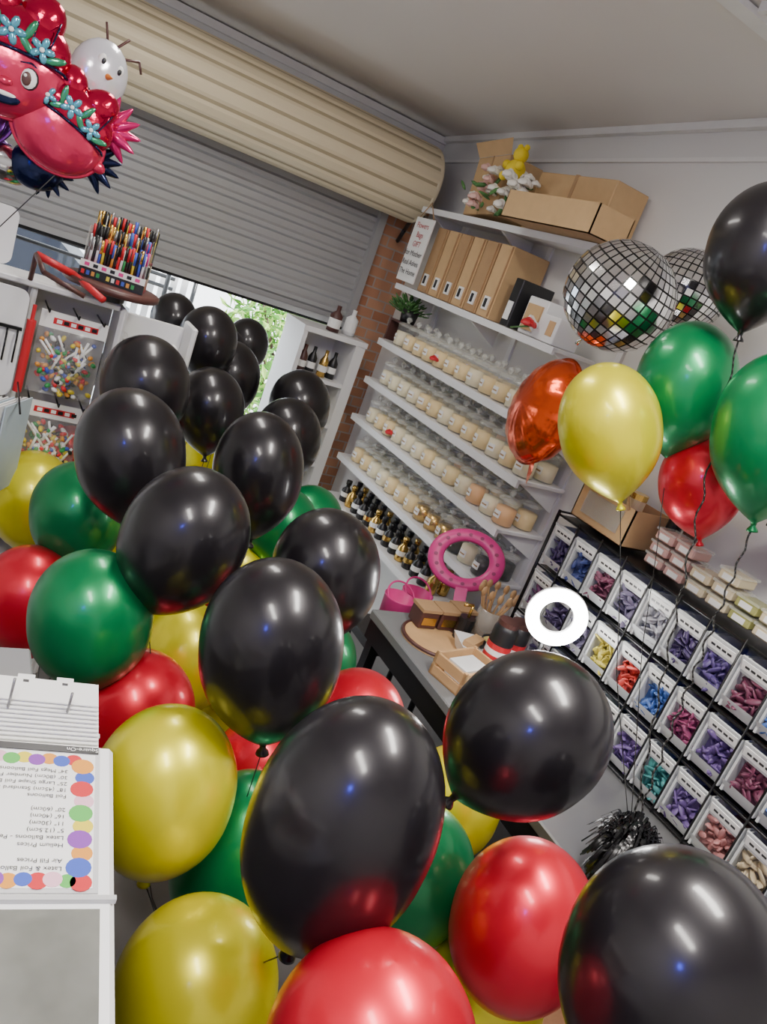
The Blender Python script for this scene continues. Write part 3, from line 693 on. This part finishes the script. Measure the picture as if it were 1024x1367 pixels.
def head(b,p,r,skin,hair,tw,flower=True,face=True,fd=(-.1,-1,-.05)):
    X=T(p)@facing(fd).to_matrix().to_4x4()@rz(tw)
    b.ell((0,0,0),(r,r*.82,r*.5),skin,28,16,xf=X);b.torus(r*1.0,.006,skin,X@M.Diagonal((1,.82,1,1)),32,6,rz=.001)
    b.ell((0,r*.5,0),(r*.98,r*.62,r*.46),hair,28,14,xf=X)
    b.ell((r*.35,r*.95,0),(r*.4,r*.5,r*.3),hair,20,12,Quaternion((0,0,1),-.5),X)
    b.ell((-r*.3,r*1.0,0),(r*.35,r*.42,r*.28),hair,20,12,Quaternion((0,0,1),.4),X)
    for k in range(5):
        x=r*(-.6+k*.3);b.tube([(x,r*.55,r*.43),(x*1.1,r*.85,r*.36),(x*1.15,r*1.1,r*.12)],r*.018,DB,5,X)
    b.tube([(r*.95*math.cos(math.radians(a)),r*.22+r*.14*math.sin(math.radians(a)),r*(.18+.30*math.sin(math.radians(a)))) for a in range(0,181,20)],r*.03,DB,5,X)
    if flower:
        for cx_,cy_,sc in((-.55,.52,.8),(-.05,.64,1),(.48,.52,.9)):
            for i in range(5):
                a=i*math.pi/2.5;b.ell((r*(cx_+.14*sc*math.cos(a)),r*(cy_+.14*sc*math.sin(a)),r*.46),(r*.12*sc,r*.075*sc,r*.03),TE,8,5,Quaternion((0,0,1),a),X)
            b.ell((r*cx_,r*cy_,r*.485),(r*.05,r*.05,r*.03),LAB,8,5,xf=X)
        for cx_,cy_,a in((-.28,.5,.6),(.22,.5,2.4),(.72,.42,.3),(-.78,.38,2.8),(-.3,.75,1.8),(.25,.75,1.2)):b.ell((r*cx_,r*cy_,r*.44),(r*.2,r*.07,r*.03),GL,10,6,Quaternion((0,0,1),a),X)
    if face:
        for s_ in(-1,1):
            b.ell((s_*r*.36,-r*.02,r*.43),(r*.17,r*.20,r*.08),BLK,14,8,xf=X);b.ell((s_*r*.36,-r*.02,r*.445),(r*.15,r*.18,r*.08),LAB,14,8,xf=X);b.ell((s_*r*.33,-r*.03,r*.51),(r*.085,r*.12,r*.03),WOODD,12,8,xf=X);b.ell((s_*r*.30,r*.02,r*.54),(r*.03,r*.03,r*.012),LAB,8,6,xf=X)
            b.tube([(s_*r*.18,r*.20,r*.46),(s_*r*.36,r*.24,r*.44),(s_*r*.54,r*.16,r*.38)],r*.02,DB,6,X)
        b.ell((0,-r*.2,r*.5),(r*.13,r*.08,r*.06),HP,12,8,xf=X)
        b.ell((0,-r*.45,r*.39),(r*.30,r*.13,r*.05),DB,12,8,xf=X);b.ell((0,-r*.40,r*.42),(r*.22,r*.05,r*.04),LAB,12,8,xf=X)
    for s_ in(-1,1):b.ell((s_*r*1.0,-r*.05,0),(r*.2,r*.14,r*.1),skin,12,8,xf=X)
def spikes(b,p,R,m,n,a0,a1):
    X=T(p)@facing((-.1,-1,0)).to_matrix().to_4x4()
    for i in range(n):
        a=math.radians(a0+(a1-a0)*i/(n-1));d=V((math.cos(a),math.sin(a),random.uniform(-.2,.3)))
        b.lathe([(.0001,R),(R*.06,R*.9),(R*.18,R*.45),(R*.2,0),(.0001,-R*.1)][::-1],10,m,X@d.to_track_quat('Z','Y').to_matrix().to_4x4())
    b.ell((0,0,0),(R*.5,R*.5,R*.25),m,16,10,xf=X)
b=MB('troll_heads');head(b,(.04,1.95,1.995),.11,HP,HD,.0);head(b,(.150,1.95,1.915),.095,HP,HD,-.35,face=False);head(b,(-.02,2.05,1.90),.09,PU,PU,.2,flower=False,face=False);b.build(parent=cf)
b=MB('snowman_head');X=T((.212,2.06,2.06))@facing((.35,-1,-.05)).to_matrix().to_4x4()@rz(-.2)
b.ell((0,0,0),(.065,.078,.045),WF,24,14,xf=X);b.ell((-.01,-.075,0),(.07,.06,.05),WF,24,14,xf=X)
for s_ in(-1,1):b.ell((s_*.022,.03,.035),(.010,.013,.006),LAB,10,6,xf=X);b.ell((s_*.02,.028,.041),(.005,.007,.003),BLK,8,6,xf=X)
b.lathe([(.008,0),(.0001,.03)],10,OR,X@T((0,.005,.040)));b.tube([(-.03,-.04,.05),(0,-.055,.052),(.03,-.04,.05)],.003,BLK,6,X)
for s_ in(-.01,.01):b.tube([(s_,.07,0),(s_*3,.105,0)],.003,WOODD,6,X)
b.tube([(.03,.06,0),(.07,.08,0),(.085,.06,0)],.003,WOODD,6,X)
b.build(parent=cf)
b=MB('foil_spike_shapes');spikes(b,(.245,1.99,1.96),.075,HH,6,-50,80);spikes(b,(.225,2.02,1.885),.075,DB,6,-60,60);spikes(b,(.15,2.05,1.83),.06,DB,7,-150,0)
b.ell((.13,2.05,1.83),(.06,.04,.05),DB,20,12);b.ell((.2,2.08,1.90),(.07,.04,.05),TE,20,12);b.ell((.06,2.08,1.82),(.09,.05,.05),SIL,20,12);b.ell((-.02,2.07,1.85),(.08,.04,.06),PU,20,12);b.build(parent=cf)
b=MB('bunch_ribbons')
for p in((.06,2.0,1.93),(.16,1.95,1.83),(0,2.05,1.8)):b.tube([p,(-.02,2.1,1.5),(-.05,2.2,.0)],.0012,RIB)
b.build(parent=cf)
# ------------------------------------------------------------------ lights
def area(name,loc,size,sy,power,col=(1,1,1),rot=(0,0,0)):
    l=bpy.data.lights.new(name,'AREA');l.shape='RECTANGLE';l.size=size;l.size_y=sy;l.energy=power;l.color=col
    o=bpy.data.objects.new(name,l);S.collection.objects.link(o);o.location=loc;o.rotation_euler=rot;return o
area('added_fill_light',(1.05,.55,2.80),.22,.9,52,(1,.95,.88))
area('added_fill_light',(-.35,.0,2.80),.22,.9,42,(1,.95,.88))
area('added_fill_light',(.6,2.6,2.72),.2,.9,17,(1,.95,.88))  # unseen fill lamp, added to brighten the right wall and ceiling
area('blue_sign_light',(-.9,-.6,2.3),.12,.12,8,(.05,.08,1),(math.radians(60),0,math.radians(-50)))
s=bpy.data.lights.new('sun','SUN');s.energy=7;s.angle=.01;s.color=(1,.97,.92);so=bpy.data.objects.new('sun',s);S.collection.objects.link(so);so.rotation_euler=V((-.35,.45,-1)).to_track_quat('-Z','Y').to_euler()
w=bpy.data.worlds.new('world');S.world=w;w.use_nodes=True
bg=w.node_tree.nodes['Background'];bg.inputs[0].default_value=(.86,.93,1,1);bg.inputs[1].default_value=6.5
